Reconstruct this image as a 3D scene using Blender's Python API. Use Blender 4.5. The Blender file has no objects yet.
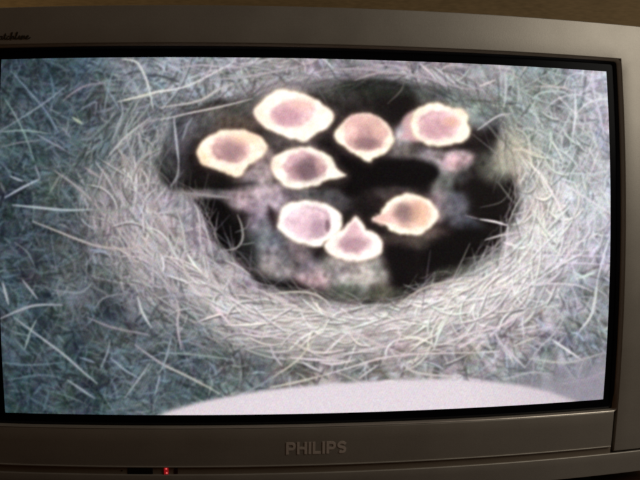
import bpy, bmesh, math
import numpy as np
from mathutils import Matrix, Vector

C = bpy.context.scene.collection
scene = bpy.context.scene

# ------------------------------------------------------------------ camera
CAM = np.array([-0.0420, -0.5639, 0.0098])
YAW, PITCH = -0.0778, -0.0216
KX, KZ = 0.5797, 0.7216            # curvature of the tube face (1/m)
LENS = 18.0 / math.tan(math.radians(27.0))


def rot(v):
    x, y, z = v
    c, s = math.cos(PITCH), math.sin(PITCH)
    y, z = c * y - s * z, s * y + c * z
    c, s = math.cos(YAW), math.sin(YAW)
    return (c * x - s * y, s * x + c * y, z)


RIGHT, FWD, UP = (Vector(rot(v)) for v in ((1, 0, 0), (0, 1, 0), (0, 0, 1)))
cam = bpy.data.cameras.new('camera')
cam.lens = LENS
cam.sensor_width = 36.0
cam.clip_start, cam.clip_end = 0.01, 50.0
cam.dof.use_dof = True
cam.dof.focus_distance = 0.66
cam.dof.aperture_fstop = 9.0
camo = bpy.data.objects.new('camera', cam)
C.objects.link(camo)
m = Matrix((RIGHT, UP, -FWD)).transposed().to_4x4()
m.translation = Vector(CAM)
camo.matrix_world = m
scene.camera = camo

# ------------------------------------------------------------------ world and lamps
world = bpy.data.worlds.new('World')
scene.world = world
world.use_nodes = True
world.node_tree.nodes['Background'].inputs[0].default_value = (1.0, 0.50, 0.22, 1)
world.node_tree.nodes['Background'].inputs[1].default_value = 0.026


def area(name, loc, aim, sx, sy, power, col):
    d = bpy.data.lights.new(name, 'AREA')
    d.shape = 'RECTANGLE'
    d.size, d.size_y, d.energy, d.color = sx, sy, power, col
    o = bpy.data.objects.new(name, d)
    o.location = loc
    o.rotation_euler = (Vector(aim) - Vector(loc)).to_track_quat('-Z', 'Y').to_euler()
    C.objects.link(o)
    return o


area('window_light', (1.15, -0.58, 0.66), (0.33, 0, 0.12), 0.45, 0.72, 6.5, (1.0, 0.95, 0.85))
area('wall_fill', (-0.62, 0.30, 0.62), (-0.50, 0.62, 0.30), 0.12, 0.12, 0.36, (1.0, 0.78, 0.48))  # added fill light to brighten the wall at upper left, no fixture modelled

scene.view_settings.view_transform = 'Standard'
scene.view_settings.look = 'None'
scene.view_settings.exposure = 0.0
scene.view_settings.gamma = 1.0
scene.view_settings.use_curve_mapping = False
scene.cycles.filter_width = 1.9

# ------------------------------------------------------------------ the picture on the screen, painted with numpy
# PAINT-BEGIN
PS = 2.0                                   # painted pixels per picture unit
PX0, PY0, PX1, PY1 = -8.0, 48.0, 620.0, 424.0
PW, PH = int((PX1 - PX0) * PS), int((PY1 - PY0) * PS)
rng = np.random.default_rng(11)
GY, GX = np.mgrid[0:PH, 0:PW].astype(np.float32)
GX = GX / PS + PX0 + 0.25
GY = GY / PS + PY0 + 0.25


def blur(a, s):
    s *= PS
    r = max(1, int(s * 3))
    k = np.exp(-0.5 * (np.arange(-r, r + 1) / s) ** 2).astype(np.float32)
    k /= k.sum()
    for ax in (0, 1):
        pad = [(0, 0)] * a.ndim
        pad[ax] = (r, r)
        b = np.pad(a, pad, mode='edge')
        n = a.shape[ax]
        out = np.zeros_like(a)
        for i, w in enumerate(k):
            out += w * (b[i:i + n] if ax == 0 else b[:, i:i + n])
        a = out
    return a


def cloud(s, seed=None):
    n = blur(rng.standard_normal((PH // 2, PW // 2)).astype(np.float32), s / 2)
    n = np.repeat(np.repeat(n, 2, 0), 2, 1)
    return n / (n.std() + 1e-6)


def catmull(pts, n=8, closed=False):
    p = np.array(pts, np.float32)
    if closed:
        q = np.concatenate([p[-1:], p, p[:2]])
    else:
        q = np.concatenate([2 * p[:1] - p[1:2], p, 2 * p[-1:] - p[-2:-1]])
    t = np.linspace(0, 1, n, endpoint=False, dtype=np.float32)[:, None]
    out = []
    for i in range(len(q) - 3):
        a, b, c, d = q[i:i + 4]
        out.append(0.5 * (2 * b + (c - a) * t + (2 * a - 5 * b + 4 * c - d) * t ** 2 + (3 * b - a - 3 * c + d) * t ** 3))
    if not closed:
        out.append(p[-1:])
    return np.concatenate(out)


def window(x0, y0, x1, y1):
    i0 = max(0, int((x0 - PX0) * PS)); i1 = min(PW, int((x1 - PX0) * PS) + 2)
    j0 = max(0, int((y0 - PY0) * PS)); j1 = min(PH, int((y1 - PY0) * PS) + 2)
    return (slice(j0, j1), slice(i0, i1)) if i1 > i0 and j1 > j0 else None


def seg_dist(px, py, path):
    d = np.full(px.shape, 1e9, np.float32)
    tt = np.zeros(px.shape, np.float32)
    n = len(path) - 1
    for i in range(n):
        ax, ay = path[i]; bx, by = path[i + 1]
        dx, dy = bx - ax, by - ay
        t = np.clip(((px - ax) * dx + (py - ay) * dy) / (dx * dx + dy * dy + 1e-9), 0, 1)
        e = (px - ax - t * dx) ** 2 + (py - ay - t * dy) ** 2
        c = e < d
        d[c] = e[c]
        tt[c] = (i + t[c]) / n
    return np.sqrt(d), tt


def stroke(img, pts, w, col, alpha=1.0, taper=0.5, n=5):
    path = catmull(pts, n) if len(pts) > 2 else np.array(pts, np.float32)
    x0, y0 = path.min(0) - w - 1.5; x1, y1 = path.max(0) + w + 1.5
    s = window(x0, y0, x1, y1)
    if s is None:
        return
    d, t = seg_dist(GX[s], GY[s], path)
    ww = w * 0.5 * (1 - taper * (2 * np.abs(t - 0.5)) ** 2)
    a = alpha * np.clip((ww - d) / 0.9 + 0.5, 0, 1)
    img[s] += a[..., None] * (np.array(col, np.float32) - img[s])


def poly_mask(poly, soft, pad=None):
    """coverage (window, mask) of a closed polygon with a soft edge"""
    pad = soft + 2 if pad is None else pad
    s = window(*(poly.min(0) - pad), *(poly.max(0) + pad))
    px, py = GX[s], GY[s]
    d, _ = seg_dist(px, py, np.concatenate([poly, poly[:1]]))
    ins = np.zeros(px.shape, bool)
    n = len(poly)
    for i in range(n):
        ax, ay = poly[i]; bx, by = poly[(i + 1) % n]
        if ay == by:
            continue
        c = ((ay > py) != (by > py)) & (px < (bx - ax) * (py - ay) / (by - ay) + ax)
        ins ^= c
    sd = np.where(ins, d, -d)
    u = np.clip(sd / soft * 0.5 + 0.5, 0, 1)
    return s, u * u * (3 - 2 * u), sd


def fill(img, poly, col, soft=1.0, alpha=1.0):
    s, a, _ = poly_mask(poly, soft)
    img[s] += (alpha * a)[..., None] * (np.array(col, np.float32) - img[s])


def blob(img, x, y, rx, ry, rotd, col, alpha):
    r = max(rx, ry) * 1.9
    s = window(x - r, y - r, x + r, y + r)
    c, q = math.cos(math.radians(rotd)), math.sin(math.radians(rotd))
    u = ((GX[s] - x) * c + (GY[s] - y) * q) / rx
    v = (-(GX[s] - x) * q + (GY[s] - y) * c) / ry
    a = alpha * np.exp(-((u * u + v * v) ** 2) * 0.55)
    img[s] += a[..., None] * (np.array(col, np.float32) - img[s])


def zz(ox, oy, k, pts):
    return [(ox + x / k, oy + y / k) for x, y in pts]


HOLLOW = catmull([(190, 111), (214, 101), (240, 101), (262, 96), (300, 90), (335, 82), (365, 79), (402, 83), (440, 91), (472, 99), (492, 107),
                  (499, 128), (503, 158), (514, 180), (519, 200), (513, 221), (503, 238), (500, 250), (487, 259), (474, 268), (456, 276),
                  (436, 283), (420, 291), (400, 300), (376, 304), (350, 302), (322, 297), (296, 291), (272, 287), (256, 281), (243, 266),
                  (228, 252), (212, 236), (199, 208), (190, 193), (168, 187), (158, 168), (163, 150), (172, 134), (179, 120)], 4, True)
Z1 = (190, 80, 4.0); Z2 = (320, 90, 4.0); Z3 = (260, 180, 3.368)
BEAKS = [  # outline, gape, rim colour, gape colour, throat (x, y, rx, ry, colour, alpha)
    (zz(*Z1, [(255, 125), (275, 95), (310, 62), (350, 42), (390, 38), (440, 50), (490, 70), (530, 95), (565, 120), (577, 140), (570, 165), (540, 195), (500, 220), (470, 243), (450, 248), (425, 238), (380, 228), (330, 205), (290, 180), (265, 155)]),
     zz(*Z1, [(328, 140), (345, 115), (375, 98), (420, 88), (460, 92), (486, 112), (482, 142), (465, 164), (430, 180), (390, 180), (350, 166)]),
     (255, 246, 236), (208, 166, 172), [(288, 116, 12, 8, (188, 145, 160), .8), (302, 104, 10, 5, (222, 180, 165), .7), (261, 118, 6, 12, (250, 215, 195), .5)]),
    (zz(*Z1, [(25, 290), (45, 250), (85, 220), (130, 200), (180, 198), (230, 205), (275, 222), (303, 250), (308, 275), (290, 305), (260, 325), (230, 350), (210, 375), (180, 388), (150, 375), (110, 360), (70, 345), (40, 325)]),
     zz(*Z1, [(92, 275), (110, 248), (150, 232), (192, 238), (218, 258), (228, 285), (217, 312), (190, 326), (150, 322), (110, 305)]),
     (255, 240, 226), (190, 148, 148), [(231, 151, 10, 8, (140, 112, 120), .8), (202, 160, 6, 9, (240, 200, 160), .6), (247, 138, 13, 5, (226, 184, 152), .6), (222, 174, 12, 3, (238, 202, 166), .6)]),
    (zz(*Z1, [(326, 340), (336, 315), (358, 293), (400, 277), (450, 268), (500, 275), (545, 295), (575, 325), (587, 352), (612, 373), (621, 382), (590, 395), (550, 400), (510, 420), (460, 432), (410, 435), (375, 420), (345, 395), (330, 370)]),
     zz(*Z1, [(382, 345), (398, 310), (430, 293), (468, 291), (495, 305), (522, 333), (538, 355), (522, 376), (490, 391), (450, 398), (410, 391), (386, 370)]),
     (255, 249, 240), (180, 138, 148), [(307, 170, 10, 9, (88, 70, 78), .9), (294, 176, 6, 5, (170, 130, 140), .4), (320, 165, 4, 7, (212, 168, 160), .5), (275, 163, 5, 7, (226, 188, 170), .6)]),
    (zz(*Z2, [(58, 180), (75, 145), (110, 115), (150, 98), (190, 95), (235, 112), (270, 140), (290, 170), (296, 200), (280, 235), (250, 258), (220, 270), (205, 288), (185, 285), (160, 268), (120, 245), (85, 220), (65, 200)]),
     zz(*Z2, [(98, 180), (108, 143), (142, 108), (188, 103), (230, 120), (256, 155), (262, 185), (242, 217), (205, 234), (165, 237), (128, 224), (106, 205)]),
     (255, 246, 230), (204, 160, 158), [(367, 143, 10, 5, (104, 78, 86), .9), (363, 121, 17, 6, (204, 164, 160), .85), (366, 135, 6, 8, (165, 128, 135), .5), (378, 128, 6, 8, (215, 178, 160), .4)]),
    (zz(*Z2, [(365, 115), (378, 85), (410, 62), (450, 52), (500, 58), (530, 72), (570, 78), (590, 100), (590, 125), (602, 155), (595, 185), (565, 208), (520, 220), (470, 225), (420, 215), (385, 195), (368, 160)]),
     zz(*Z2, [(398, 145), (408, 113), (440, 93), (482, 86), (522, 98), (552, 120), (557, 147), (540, 172), (500, 192), (450, 192), (413, 176)]),
     (255, 247, 233), (206, 166, 174), [(438, 127, 12, 8, (194, 150, 160), .7), (452, 122, 7, 4, (216, 170, 140), .7), (463, 111, 6, 5, (240, 205, 180), .5)]),
    (zz(*Z3, [(58, 150), (65, 115), (85, 85), (125, 70), (175, 70), (225, 82), (260, 100), (275, 130), (272, 165), (250, 190), (225, 205), (205, 222), (170, 222), (125, 210), (90, 190), (68, 170)]),
     zz(*Z3, [(92, 150), (103, 113), (140, 93), (187, 95), (224, 113), (238, 142), (222, 177), (190, 198), (150, 193), (112, 176)]),
     (255, 249, 246), (204, 172, 184), [(327.5, 226, 2.2, 5, (90, 60, 72), .9), (318, 229, 6, 7, (158, 126, 144), .7), (300, 226, 10, 8, (200, 164, 178), .4)]),
    (zz(*Z3, [(215, 215), (240, 188), (275, 167), (300, 142), (322, 122), (340, 140), (357, 162), (390, 180), (410, 205), (412, 235), (390, 262), (350, 270), (318, 274), (280, 268), (245, 255), (222, 235)]),
     zz(*Z3, [(268, 218), (286, 190), (318, 146), (332, 158), (352, 185), (368, 207), (358, 228), (325, 241), (288, 236)]),
     (255, 246, 242), (206, 168, 176), [(353, 244, 12, 6, (150, 118, 130), .8), (354, 230, 5, 6, (204, 166, 174), .6)]),
    (zz(*Z3, [(378, 130), (405, 118), (415, 95), (435, 70), (470, 52), (510, 46), (550, 58), (580, 80), (598, 105), (600, 125), (585, 150), (560, 172), (530, 184), (490, 184), (450, 175), (425, 155), (410, 145), (385, 138)]),
     zz(*Z3, [(392, 130), (425, 116), (444, 92), (488, 72), (530, 74), (562, 95), (570, 120), (552, 146), (510, 160), (470, 154), (438, 142), (410, 136)]),
     (255, 249, 236), (220, 180, 170), [(404, 213, 8, 8, (98, 76, 82), .9), (420, 213, 8, 11, (228, 184, 156), .8), (386, 219, 8, 4, (218, 172, 170), .6), (414, 213, 5, 9, (150, 116, 114), .4)]),
]
PLATE = np.array([(150, 418.5), (172, 410), (200, 402), (240, 394), (280, 388.5), (320, 384.5), (360, 381.5), (400, 379.6), (440, 379.2), (480, 380.4), (520, 385), (548, 391), (572, 400), (590, 410), (590, 430), (150, 430)], np.float32)


def paint():
    # broad colour of grass and straw: control points blended by distance
    ctl = np.array([
        (10, 75, 62, 72, 80), (60, 70, 66, 82, 92), (60, 110, 72, 84, 94), (110, 90, 96, 106, 114), (20, 150, 74, 88, 92), (90, 150, 90, 100, 106), (150, 80, 128, 132, 140),
        (10, 200, 58, 66, 74), (60, 190, 88, 97, 98), (125, 185, 138, 130, 132), (120, 225, 142, 131, 138), (160, 215, 158, 146, 152), (190, 235, 170, 158, 163), (30, 250, 72, 80, 88), (90, 260, 104, 106, 112),
        (150, 255, 152, 140, 148), (20, 310, 70, 82, 88), (60, 345, 68, 80, 86), (20, 390, 62, 76, 84), (90, 390, 68, 82, 86), (110, 320, 84, 92, 98), (170, 290, 140, 132, 140), (140, 360, 88, 98, 104),
        (190, 330, 106, 112, 116), (190, 380, 84, 96, 102), (220, 290, 168, 156, 160), (250, 320, 164, 154, 158), (250, 370, 108, 112, 112), (300, 330, 178, 166, 168), (300, 365, 142, 138, 138), (360, 330, 186, 174, 178),
        (360, 365, 160, 152, 152), (420, 320, 188, 176, 178), (440, 360, 164, 154, 156), (480, 300, 196, 184, 186), (500, 350, 170, 160, 166), (520, 375, 120, 122, 126), (540, 310, 178, 170, 176), (570, 345, 128, 128, 136), (590, 365, 122, 122, 132),
        (590, 310, 144, 144, 152), (520, 265, 190, 180, 184), (570, 260, 178, 172, 182), (600, 240, 172, 170, 184), (530, 210, 184, 176, 174), (580, 190, 172, 176, 182), (520, 160, 176, 168, 156), (560, 140, 150, 158, 158),
        (600, 130, 178, 176, 190), (595, 85, 180, 176, 190), (520, 110, 132, 140, 138), (545, 80, 128, 138, 136), (490, 85, 150, 150, 152), (450, 75, 148, 142, 148), (400, 70, 150, 142, 152), (340, 68, 160, 150, 160), (290, 80, 156, 146, 152),
        (240, 75, 150, 146, 150), (200, 85, 146, 146, 150), (190, 65, 140, 144, 152), (170, 120, 122, 124, 130), (145, 140, 110, 114, 118)], np.float32)
    img = np.zeros((PH, PW, 3), np.float32)
    wsum = np.zeros((PH, PW), np.float32)
    for x, y, r, g, b in ctl:
        w = 1.0 / (((GX - x) ** 2 + (GY - y) ** 2) / 400 + 0.15) ** 1.6
        wsum += w
        img += w[..., None] * np.array((r, g, b), np.float32)
    img /= wsum[..., None]
    img += (img.mean(-1, keepdims=True) - img) * np.array((0.34, 0.24, 0.10), np.float32)
    img -= np.clip(150 - img.mean(-1), 0, 80)[..., None] * np.array((0.16, 0.10, 0.10), np.float32)
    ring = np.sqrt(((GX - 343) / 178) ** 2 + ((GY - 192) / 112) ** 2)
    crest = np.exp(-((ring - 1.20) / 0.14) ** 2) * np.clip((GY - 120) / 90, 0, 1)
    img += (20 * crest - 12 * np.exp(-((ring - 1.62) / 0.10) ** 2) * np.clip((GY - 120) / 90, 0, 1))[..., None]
    base = img.copy()
    bright = np.clip((base.mean(-1) - 70) / 110, 0, 1)
    # mottling: brightness and colour clumps
    img *= (1 + (0.15 - 0.09 * bright) * cloud(8) + 0.10 * cloud(3.2) + 0.05 * cloud(1.4))[..., None]
    img[..., 1] += 2.5 * cloud(5); img[..., 2] += 4.0 * cloud(6); img[..., 0] += 3.5 * cloud(6)
    # blades and straws
    N = 5200
    for k in range(N):
        x, y = rng.uniform(-8, 616), rng.uniform(52, 416)
        j, i = min(PH - 1, max(0, int((y - PY0) * PS))), min(PW - 1, max(0, int((x - PX0) * PS)))
        b = base[j, i]; br = bright[j, i]
        tang = math.atan2((x - 345) * 0.62, -(y - 190))
        if x > 500:
            ang = rng.uniform(0, math.pi)
        else:
            ang = tang + rng.normal(0, 0.55 + 0.9 * (1 - br))
        L = rng.gamma(3.0, 7.5) + 7
        cur = rng.normal(0, 0.16)
        pts = [(x - math.cos(ang - cur) * L / 2, y - math.sin(ang - cur) * L / 2), (x + rng.normal(0, .6), y + rng.normal(0, .6)),
               (x + math.cos(ang + cur) * L / 2, y + math.sin(ang + cur) * L / 2)]
        prog = k / N
        if rng.random() < 0.50 - 0.25 * prog:
            f = rng.uniform(0.52, 0.9); col = b * f + rng.normal(0, 6, 3)
            w = rng.uniform(1.0, 3.4); al = rng.uniform(0.3, 0.7)
        else:
            add = rng.gamma(2.0, 12.0) * (0.75 + 0.5 * br)
            tint = [(0.9, 1.0, 1.1), (1.05, 1.0, 0.95), (1.05, 0.95, 1.02), (0.9, 1.07, 0.98)][rng.integers(4)]
            col = np.clip(b + add, 0, 232) * np.array(tint); w = rng.uniform(0.7, 1.9); al = rng.uniform(0.3, 0.7)
        stroke(img, pts, w, col, al, n=3)
    # long strands wound round the nest, and loose loops on the right
    for k in range(900):
        th = rng.uniform(0, 2 * math.pi)
        if -2.6 < th - 2 * math.pi < -0.6 and rng.random() < 0.6:
            continue
        rr = rng.uniform(1.04, 1.52); span = rng.uniform(0.12, 0.42); dr = rng.normal(0, 0.10)
        pts = []
        for u in (-1, -0.33, 0.33, 1):
            q = th + span * u; ra = rr + dr * u + rng.normal(0, 0.012)
            pts.append((343 + 178 * ra * math.cos(q), 192 + 112 * ra * math.sin(q)))
        j, i = min(PH - 1, max(0, int((pts[1][1] - PY0) * PS))), min(PW - 1, max(0, int((pts[1][0] - PX0) * PS)))
        b = base[j, i]
        stroke(img, pts, rng.uniform(0.7, 1.9), np.clip(b * rng.uniform(.66, 1.06) + rng.gamma(2, 13), 0, 230) * np.array([(1.0, 1.0, 1.0), (1.04, .98, 1.0), (1.0, 1.02, .96)][rng.integers(3)]), rng.uniform(.3, .8), n=4)
    for k in range(300):
        right = rng.random() < 0.55
        x, y = (rng.uniform(500, 612), rng.uniform(70, 360)) if right else (rng.uniform(0, 240), rng.uniform(58, 410))
        a0, L, cv = rng.uniform(0, 2 * math.pi), rng.uniform(16, 52), rng.normal(0, 0.34 if right else 0.24)
        pts = [(x, y)]
        for u in range(3):
            pts.append((pts[-1][0] + math.cos(a0) * L / 3, pts[-1][1] + math.sin(a0) * L / 3)); a0 += cv
        j, i = min(PH - 1, max(0, int((y - PY0) * PS))), min(PW - 1, max(0, int((x - PX0) * PS)))
        stroke(img, pts, rng.uniform(0.8, 1.9), np.clip(base[j, i] + rng.uniform(15, 66), 0, 226) * np.array([(.97, 1.02, 1.0), (1.03, .98, 1.02), (.98, 1.0, 1.04)][rng.integers(3)]), rng.uniform(.45, .9), n=4)
    # short overlapping blades outside the nest; bright straws and dark gaps in its wall
    for k in range(4200):
        if k % 2:
            x, y = rng.uniform(-8, 616), rng.uniform(52, 416)
        else:
            x, y = rng.uniform(-8, 250), rng.uniform(52, 416)
        j, i = min(PH - 1, max(0, int((y - PY0) * PS))), min(PW - 1, max(0, int((x - PX0) * PS)))
        b, br, rg = base[j, i], bright[j, i], ring[j, i]
        if rg < 1.0:
            continue
        wallz = rg < 1.5 and y > 110
        tang = math.atan2((x - 343) * 0.62, -(y - 190))
        a0 = tang + rng.normal(0, 0.5) if wallz else (0.55 + 0.5 * math.sin(x / 38 + y / 55) + rng.normal(0, 0.55) if rng.random() < .6 else rng.uniform(0, math.pi))
        L = rng.gamma(4, 2.6) + 4
        pts = [(x - math.cos(a0) * L / 2, y - math.sin(a0) * L / 2), (x + rng.normal(0, .8), y + rng.normal(0, .8)), (x + math.cos(a0 + .2) * L / 2, y + math.sin(a0 + .2) * L / 2)]
        u = rng.random()
        if u > 0.76 and wallz:
            c0 = np.array(pts[1]); pts = [tuple(c0 + (np.array(p_) - c0) * rng.uniform(1.2, 2.6)) for p_ in pts]
        if u < 0.45:
            col = b * rng.uniform(0.5, 0.84); al = rng.uniform(.3, .7)
        elif u < 0.76 or not wallz:
            col = np.clip(b * rng.uniform(1.0, 1.34) + rng.uniform(4, 30), 0, 225) * np.array([(.94, 1.02, 1.05), (1.0, 1.02, .96), (1.02, .98, 1.02), (.92, 1.0, 1.08)][rng.integers(4)]); al = rng.uniform(.35, .8)
        else:
            col = np.array((236, 228, 228)) * rng.uniform(.9, 1.04) * (0.84 if x < 270 else 1.0); al = rng.uniform(.55, .95) * (0.6 if x < 270 else 1.0)
        stroke(img, pts, rng.uniform(0.8, 2.1) if wallz else rng.uniform(1.0, 2.9), col, al, taper=.7, n=3)
    # coarse straws lying over one another, each with its shadow painted under it
    for k in range(420):
        th = rng.uniform(-0.5, math.pi + 0.35) if k % 4 else rng.uniform(-math.pi, math.pi)
        rr = 1.06 + abs(rng.normal(0, 0.24))
        x, y = 343 + 178 * rr * math.cos(th), 192 + 112 * rr * math.sin(th)
        a0 = math.atan2((x - 343) * 0.62, -(y - 192)) + rng.normal(0, 0.42)
        L, cv = rng.gamma(4, 6) + 8, rng.normal(0, 0.30)
        pts = [(x, y)]
        for u in range(3):
            pts.append((pts[-1][0] + math.cos(a0) * L / 3, pts[-1][1] + math.sin(a0) * L / 3)); a0 += cv
        j, i = min(PH - 1, max(0, int((y - PY0) * PS))), min(PW - 1, max(0, int((x - PX0) * PS)))
        b = base[j, i]; w = rng.uniform(1.1, 2.3)
        stroke(img, [(u + .5, v + w * .8) for u, v in pts], w * 1.3, b * rng.uniform(.5, .78), rng.uniform(.3, .65), taper=.6, n=4)
        stroke(img, pts, w, np.clip(b * rng.uniform(1.08, 1.36) + rng.uniform(6, 34), 0, 246) * np.array([(1.02, 1.0, .95), (1.0, .99, 1.0), (.98, 1.02, .97)][rng.integers(3)]), rng.uniform(.6, .95), taper=.6, n=4)
    # the hollow of the nest
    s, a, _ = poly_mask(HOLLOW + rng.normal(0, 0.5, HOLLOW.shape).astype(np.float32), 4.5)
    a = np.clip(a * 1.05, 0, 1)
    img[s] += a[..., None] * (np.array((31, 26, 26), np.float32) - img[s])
    for q in [  # bodies of the nestlings and other soft patches in the hollow
        (240, 108, 34, 8, -8, (92, 88, 84), .75), (262, 104, 20, 8, -20, (82, 78, 76), .6), (236, 124, 26, 7, 0, (72, 62, 56), .8), (300, 88, 40, 6, -6, (120, 112, 116), .8),
        (380, 92, 50, 9, 5, (32, 34, 30), .8), (450, 100, 34, 8, 12, (76, 82, 80), .8), (475, 112, 22, 12, 20, (104, 108, 106), .8), (335, 96, 16, 5, 0, (66, 66, 62), .6), (178, 140, 12, 22, 14, (88, 88, 92), .6),
        (200, 125, 14, 10, -30, (88, 86, 86), .6), (176, 172, 12, 14, 0, (46, 46, 48), .6), (265, 163, 12, 13, 0, (126, 114, 114), .9), (256, 178, 16, 8, -10, (142, 130, 132), .9), (280, 190, 14, 6, 0, (104, 98, 102), .8),
        (262, 198, 24, 13, 6, (168, 144, 152), .95), (212, 194, 30, 4.5, 2, (138, 130, 130), .9), (236, 200, 14, 6, 10, (108, 98, 102), .7), (262, 222, 12, 10, 0, (128, 112, 124), .9), (266, 242, 18, 18, 20, (104, 108, 112), .95),
        (277, 264, 18, 15, 0, (142, 136, 138), .95), (297, 252, 12, 14, 0, (102, 92, 100), .85), (303, 268, 10, 13, 0, (118, 100, 108), .85), (318, 279, 15, 13, 0, (176, 138, 148), .95), (338, 271, 18, 13, 0, (158, 148, 142), .95),
        (356, 276, 24, 12, 0, (144, 136, 132), .95), (378, 270, 12, 12, 0, (122, 116, 112), .8), (330, 294, 14, 6, 10, (54, 50, 48), .7), (352, 292, 26, 7, 0, (76, 76, 70), .8), (384, 294, 18, 6, -10, (70, 70, 62), .7),
        (310, 196, 22, 6, 5, (100, 94, 98), .8), (336, 200, 14, 8, 20, (62, 58, 60), .8), (318, 125, 16, 14, 0, (52, 44, 44), .6), (296, 145, 20, 7, 10, (84, 76, 76), .7), (275, 136, 10, 8, 0, (70, 64, 62), .6),
        (345, 125, 8, 18, 0, (40, 32, 32), .5), (404, 140, 12, 16, 20, (104, 90, 94), .8), (404, 134, 6, 12, 15, (196, 158, 164), .8), (414, 155, 22, 9, 10, (82, 74, 76), .85), (432, 158, 14, 8, 10, (104, 96, 98), .8),
        (455, 162, 14, 8, -12, (172, 150, 156), .95), (447, 175, 8, 10, 20, (108, 102, 102), .85), (442, 190, 9, 12, 10, (88, 86, 84), .8), (462, 176, 9, 6, 0, (72, 70, 70), .5), (437, 207, 11, 12, 0, (112, 98, 104), .85),
        (454, 205, 14, 10, 0, (74, 74, 80), .8), (462, 222, 16, 7, 15, (70, 70, 78), .75), (432, 238, 18, 7, -15, (70, 58, 56), .75), (408, 242, 24, 6, 5, (56, 46, 44), .7), (398, 193, 18, 6, 0, (60, 52, 52), .7),
        (495, 165, 14, 16, 30, (84, 84, 74), .7), (508, 152, 12, 18, 10, (140, 134, 122), .7), (480, 262, 20, 6, -25, (90, 96, 90), .6), (452, 270, 14, 5, -10, (66, 66, 60), .7), (350, 150, 10, 8, 0, (28, 20, 22), .6)]:
        q = list(q); q[6] = min(.95, q[6] * 1.1); q[5] = tuple(min(186, v * (1.28 if q[0] > 370 else 1.12) + 7) for v in q[5]); q[2] *= 1.08; q[3] *= 1.12
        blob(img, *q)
    for q in [(456, 161, 15, 9, -12, (190, 160, 166), .9), (259, 198, 22, 13, 4, (172, 154, 160), .8), (316, 281, 14, 12, 0, (172, 148, 150), .8), (290, 262, 20, 12, 0, (128, 120, 124), .6),
              (352, 272, 26, 13, 0, (164, 156, 152), .7), (470, 250, 26, 10, -20, (58, 54, 52), .5), (400, 262, 16, 12, 0, (62, 54, 54), .5), (350, 105, 26, 12, 0, (52, 48, 46), .5)]:
        blob(img, *q)
    # fluff: soft mottling of the bodies only
    s = window(150, 78, 525, 305)
    lum = img[s].mean(-1)
    inside = np.zeros((PH, PW), np.float32); w0, a0, _ = poly_mask(HOLLOW, 3.0); inside[w0] = a0
    f = (0.10 * cloud(4.5) + 0.07 * cloud(1.6))[s]
    img[s] *= (1 + f * inside[s])[..., None]
    img[s] += (inside[s] * np.clip(lum - 30, 0, 80) / 80)[..., None] * np.stack([2.5 * cloud(6)[s], 1.2 * cloud(5)[s], 2.5 * cloud(6)[s]], -1)
    for pg, c in [([(196, 201), (214, 199), (226, 205), (234, 222), (241, 236), (237, 247), (229, 250), (218, 242), (210, 228), (202, 214)], (8, 7, 8)),
                  ([(182, 182), (196, 180), (224, 182), (250, 181), (256, 184), (236, 188), (205, 190), (188, 189)], (16, 14, 13)),
                  ([(378, 160), (410, 158), (430, 162), (438, 170), (434, 180), (418, 186), (395, 184), (374, 186), (350, 196), (344, 188), (350, 176), (340, 160), (352, 158)], (9, 6, 7)),
                  ([(376, 98), (410, 94), (414, 104), (398, 120), (392, 110), (378, 106)], (20, 16, 15)), ([(440, 236), (470, 226), (492, 232), (488, 250), (466, 262), (440, 270), (420, 266), (424, 250)], (11, 8, 8)),
                  ([(384, 246), (412, 250), (420, 268), (400, 288), (388, 272)], (13, 9, 10)), ([(470, 178), (492, 186), (504, 210), (500, 222), (480, 216), (470, 198)], (16, 12, 11)),
                  ([(256, 276), (280, 280), (300, 284), (322, 292), (300, 291), (268, 287)], (14, 11, 12)), ([(246, 236), (256, 246), (258, 268), (248, 262), (238, 252)], (26, 26, 27)),
                  ([(268, 206), (275, 214), (277, 228), (272, 226)], (36, 22, 26))]:
        fill(img, catmull(pg, 5, True), np.array(c) + 6, 8.5 if len(pg) < 9 and c[0] != 36 else 5.0, .92)
    # fine hairs round the rim of the hollow
    n = len(HOLLOW)
    for k in range(520):
        p = HOLLOW[rng.integers(n)] + rng.normal(0, 5, 2)
        j, i = int((p[1] - PY0) * PS), int((p[0] - PX0) * PS)
        b = base[j, i]
        tang = math.atan2((p[0] - 345) * 0.62, -(p[1] - 190)) + rng.normal(0, 0.5)
        L = rng.gamma(3, 4) + 4
        top = p[1] < 125
        col = b * rng.uniform(0.35 if top else 0.5, 0.8 if top else 1.15) + rng.normal(0, 5, 3)
        stroke(img, [(p[0] - math.cos(tang) * L, p[1] - math.sin(tang) * L), tuple(p + rng.normal(0, 1.2, 2)), (p[0] + math.cos(tang) * L, p[1] + math.sin(tang) * L)], rng.uniform(.7, 1.6), col, rng.uniform(.25, .6), n=3)
    # single straws that stand out
    A = (0, 40, 4.); B = (160, 40, 4.); D = (320, 40, 4.); E = (480, 40, 4.); F = (0, 160, 4.); G = (160, 160, 4.); H = (480, 160, 4.)
    I = (0, 280, 4.); J = (160, 280, 4.); K = (320, 280, 4.); M = (480, 280, 4.)
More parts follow.
